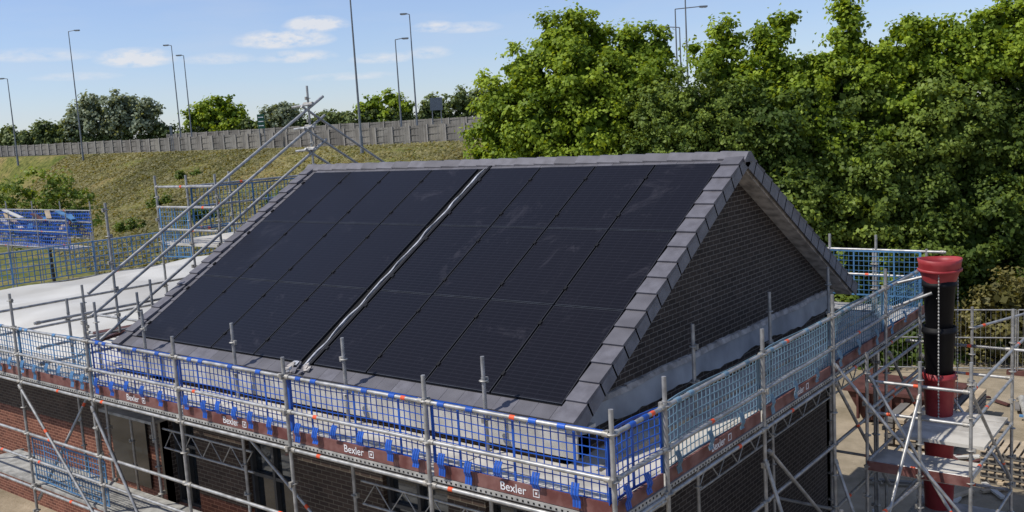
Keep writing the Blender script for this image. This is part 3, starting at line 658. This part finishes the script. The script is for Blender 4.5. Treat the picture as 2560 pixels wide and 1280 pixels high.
t2=[(9.9,0,11.9,.42),(10.05,0,11.0,.65),(9.6,-.3,10.2,.7),(10.6,-.5,9.7,.85),(11.3,.2,10.0,.6),(11.9,0,11.2,.42),(11.8,-.3,10.4,.6),(11.2,-.8,8.6,1.1),(10.2,1,9.6,1.0),(11.6,1,9.4,1.0),(9.4,-1.1,6.6,1.0),(8.7,-1.3,6.2,.9)]
tree("maple_tree",O2,t2,165,.15,L_maple,.2,.34,sprigs=26)
t3=[(12.9,0,10.3,.65),(12.6,.2,11.0,.35),(14,0,11.0,.7),(13.6,-.4,10.0,.85),(15.3,0,11.1,.8),(14.8,-.5,10.0,.85),(16.4,0,11.7,.9),(16.3,-.5,10.4,1.0),(17.8,0,11.5,1.1),(14.4,1,9.8,1.0),(16,1,10.2,1.1),(12.8,1,9.6,1.0)]
tree("maple_tree",O2,t3,165,.15,L_maple,.2,.34,sprigs=28)
lob=[]
for u in np.arange(3.0,22,1.15):
    top=9.4 if u>5 else 9.0
    for z in np.arange(.6,top,1.15):
        lob.append((frame(O2,u+rnd.uniform(-.4,.4),-.2-(9.6-z)*.24+rnd.uniform(-1.1,.6),z+rnd.uniform(-.4,.4)),rnd.uniform(.7,1.4)))
for u in np.arange(3,22,2.2):
    for z in np.arange(1,8.5,2): lob.append((frame(O2,u,1.8,z),1.8))
P,Nn,S,V=crown(lob,120,.14,.36,sz=(.6,1.5)); 
V=V*.75+.3*np.sin(P[:,0]*.9+P[:,2]*.5)*np.sin(P[:,2]*.8+1)
leaves("hedgerow",P,Nn,S,V,[L_hedge])
b1=[(3.0,-1.4,8.8,1.1),(3.9,-1.5,9.0,1.0),(4.8,-1.5,8.7,1.2),(3.6,-1.8,7.6,1.3),(5.2,-1.6,7.6,1.2),(2.4,-1.5,7.2,1.0),(4.2,-1.5,6.2,1.4),(5.9,-1.5,8.4,.9)]
tree("hawthorn_bush",O2,b1,180,.11,L_hedge,.15,.25,sprigs=10)
# dry brush at the foot of the hedgerow
lobd=[(frame(O2,u,-3.9+rnd.uniform(-.4,.4),z),q) for u,z,q in [(12.6,1.6,.9),(13.5,2.1,1.0),(14.5,1.9,1.0),(15.6,1.5,1.0),(13.2,.9,1.0),(14.6,.8,1.0),(16.6,1.0,.9),(17.6,1.2,1.0)]]
P,Nn,S,V=crown(lobd,90,.13,.3); leaves("dry_brush",P,Nn,S,V*.8,[L_grass])
def shrub(x,y,lobs,dens=60,leaf=.2,lm=L_hedge):
    z0=float(hgt(x,y)); W=[((x+.787*u,y+.614*u,z0+z),q) for u,z,q in lobs]
    P,Nn,S,V=crown(W,dens,leaf,.35); leaves("shrub",P,Nn,S,V*.6,[lm])
shrub(-27,31,[(-1.5,.8,1.2),(0,1.2,1.5),(1.6,1.4,1.6),(3,1.6,1.8),(4.5,2,2),(2,3,1.5),(4,3.6,1.5)],80,.17)
shrub(-36,44,[(0,.7,1.1),(1.6,.9,1.3),(3,.8,1.1)],60,.2,L_maple)
shrub(-34,52,[(0,1,1.6),(2.5,1.4,2),(5,2,2.4),(7.5,2.4,2.6),(10,3,3)],45,.26)
shrub(-73,43,[(0,.6,.9),(1,.8,1),(2.2,.6,.9)],50,.2)
shrub(-66,47,[(0,.6,.9),(1.2,.8,.8)],50,.2); shrub(-90,50,[(0,.5,.8),(1.2,.5,.8)],50,.22); shrub(-52,48,[(0,.4,.6),(1,.5,.7)],50,.2,L_maple)
shrub(-82,41,[(0,.5,.7),(1.2,.5,.8),(2.4,.4,.6)],50,.2); shrub(-60,55,[(0,.4,.7),(1.4,.5,.8),(3.2,.4,.7)],50,.22); shrub(-100,60,[(0,.4,.7),(2,.4,.8)],40,.25)
tree("young_tree",(-53.3,20.3),[(0,0,7.1,.9),(1.2,0,6.6,.8),(-1.2,0,6.8,.8),(.3,0,5.8,1.1),(1.8,0,5.6,.8),(-1.6,.2,5.6,.9),(-.4,0,4.7,1),(1.1,0,4.4,.9),(-3,0,6.4,.9),(-3.2,0,5.2,1),(2.4,0,4.6,.7),(-2,0,4,1)],32,.22,L_hedge,.12,.4,core=False)
def far(us,lm,name,dens=7,leaf=.75,clump=1.1):
    lobs=[]
    for u,z,q in us: lobs.append(((-233.6+.787*u*1.353,99.2+.614*u*1.353,8.7+(z-8.7)*1.353),q*1.353))
    P,Nn,S,V=crown(lobs,dens,leaf,clump); leaves(name,P,Nn,S,V,[lm])
far([(13.4,14.6,2.0),(16.6,16.3,2.2),(17.2,13.6,2.6),(21,16.3,2.3),(23.5,16.2,2.3),(26.2,15.2,2.2),(21,13.4,3),(25,13,2.6),(14,12.4,2.2)],L_wil,"willow_tree")
far([(36,14.5,1.9),(39.6,14.9,2.0),(41.5,13.7,1.9),(34.2,13.1,1.7),(37.5,12.8,2.4),(41,12.2,2.2),(43.2,12.1,1.4)],L_maple,"distant_tree")
far([(49.5,13.6,1.7),(47.6,12.7,1.6),(52,13,1.6),(50,12,2)],L_wil,"distant_tree")
far([(66.5,13.7,1.7),(69.5,14.6,1.5),(70.9,13.6,1.4),(64.5,12.6,1.7),(72.2,12.7,1.6),(68,12.2,2)],L_maple,"distant_tree")
us=[]
for u in np.arange(-12,105,1.3):
    us.append((u+rnd.uniform(-.5,.5),rnd.uniform(9.4,10.4),rnd.uniform(1.0,1.7)))
    if rnd.random()<.55 or u<12: us.append((u,rnd.uniform(10.6,12.0),rnd.uniform(1.0,1.6)))
us+=[(1,12.8,1.3),(7.5,12.7,1.5),(9.5,12.2,1.6),(57,11.8,1.5),(60,11.6,1.6),(78,12.6,2.4),(82,13.2,2.4),(86,13,2.6),(90,13,3),(75.5,11.8,2)]
far(us,L_far,"distant_trees",8)
n=70000; X=rs.uniform(-150,-18,n); t_=rs.uniform(0,1,n); yf=yfoot(X); Y=yf-4+t_*(76-yf); Z=hgt(X,Y)
P=np.stack([X,Y,Z+.10],1); Nn=np.stack([rs.normal(size=n)*.5+.1,rs.normal(size=n)*.5-.5,np.full(n,.9)],1)
patch=.45+.25*np.sin(X*.11+1)*np.sin(Y*.17)+.15*np.sin(X*.31+Y*.23)+.12*np.sin(X*.83-Y*.5)
leaves("grass",P,Nn,rs.uniform(.2,.5,n),patch+rs.normal(size=n)*.22,[L_grass])
# ---------------------------------------------------------------- site items on the right
mb=MB()
for i in range(5):
    for j in range(6): mb.box(-1.2+j*.28,-1.2+j*.28+.22,15.5,19.3,.1+i*.14,.2+i*.14,rnd.choice(['pine','wood']))
mb.obj("timber_stack")
mb=MB()
for z in (0,.16,.32,.48,.64):
    for i in range(7): mb.box(1.4+i*.17,1.4+i*.17+.12,14.0,15.1,z+.12,z+.145,'pine')
    for q in (14.05,14.5,14.98): mb.box(1.4,2.54,q,q+.09,z,z+.118,'wood')
mb.obj("pallet_stack")
mb=MB(); zt=1.0
mb.hexa([(-2.3,17.2,.1),(-.3,17.2,.1),(-.3,18.6,.1),(-2.3,18.6,.1),(-2.7,17,zt),(.1,17,zt),(.1,18.8,zt),(-2.7,18.8,zt)],'rust'); mb.box(-2.76,.16,16.94,17.04,zt-.08,zt+.02,'rust')
for q in range(8): mb.box(-2.4+q*.3,-2.34+q*.3,16.98,17.1,.15,zt-.09,'rust')
mb.obj("steel_skip")
mb=MB()
for q in range(7): mb.tube((2.4+q*.25,15.5+q*.1,.12),(1.0+q*.25,21+q*.1,.12),.1,'steel2',10)
mb.obj("pipe_stack")
def heras(x0,y0,x1,y1,nm):
    mb=MB(); p=Vector((x0,y0,0)); q=Vector((x1,y1,0)); d=(q-p)
    n=max(1,int(d.length/3.4))
    for i in range(n):
        a=p+d*i/n; b=p+d*(i+1)/n-d.normalized()*.06
        for s_,e_ in (((a.x,a.y,.1),(a.x,a.y,2.1)),((b.x,b.y,.1),(b.x,b.y,2.1)),((a.x,a.y,2.1),(b.x,b.y,2.1)),((a.x,a.y,.2),(b.x,b.y,.2)),((a.x,a.y,1.2),(b.x,b.y,1.2))): mb.tube(s_,e_,.022,'steel')
        for k in range(1,28): c=a.lerp(b,k/28); mb.tube((c.x,c.y,.2),(c.x,c.y,2.1),.004,'steel',4)
        mb.box(a.x-.3,a.x+.3,a.y-.12,a.y+.12,0,.14,'rust')
    mb.obj(nm)
heras(-3.5,22.5,8,27,"site_fence")
mb=MB()
for i in range(110):
    x=rnd.uniform(-1,7); y=rnd.uniform(9,21); a=rnd.uniform(0,3); l=rnd.uniform(.3,1.4)
    mb.bar((x,y,.05+rnd.uniform(0,.1)),(x+l*math.cos(a),y+l*math.sin(a),.08),.12,.05,rnd.choice(['pine','wood','steel2','mortar','rust','pblue','white']))
mb.obj("offcut_pile")
s2=empty("scaffolding"); T=MB(); B=MB()
for i in range(6):
    x=-33-2.57*i; post(T,x,12.0,6.6,0,ros=False); post(T,x,10.9,6.2,0,ros=False)
    if i<5:
        for z in (5.9,5.4,4.7): rail(T,(x,10.9,z),(x-2.57,10.9,z)); rail(T,(x,12,z+.3),(x-2.57,12,z+.3))
        meshpanel(B,(x-2.57,11,0),(x,11,0),4.7,5.9,'blue',pitch=.16,t=.04); meshpanel(B,(x-2.57,12,0),(x,12,0),5.0,6.2,'blue',pitch=.16,t=.04)
        for q in range(5): T.bar((x-rnd.uniform(0,2),11.5,5.4+q*.12),(x-rnd.uniform(.5,2.5),11.7,5.6+q*.15),.2,.05,rnd.choice(['pine','rust','white','pblue']))
    T.box(x-2.5,x,10.95,11.95,4.6,4.68,'deck')
T.obj("tubes",s2); B.obj("mesh_guards",s2)
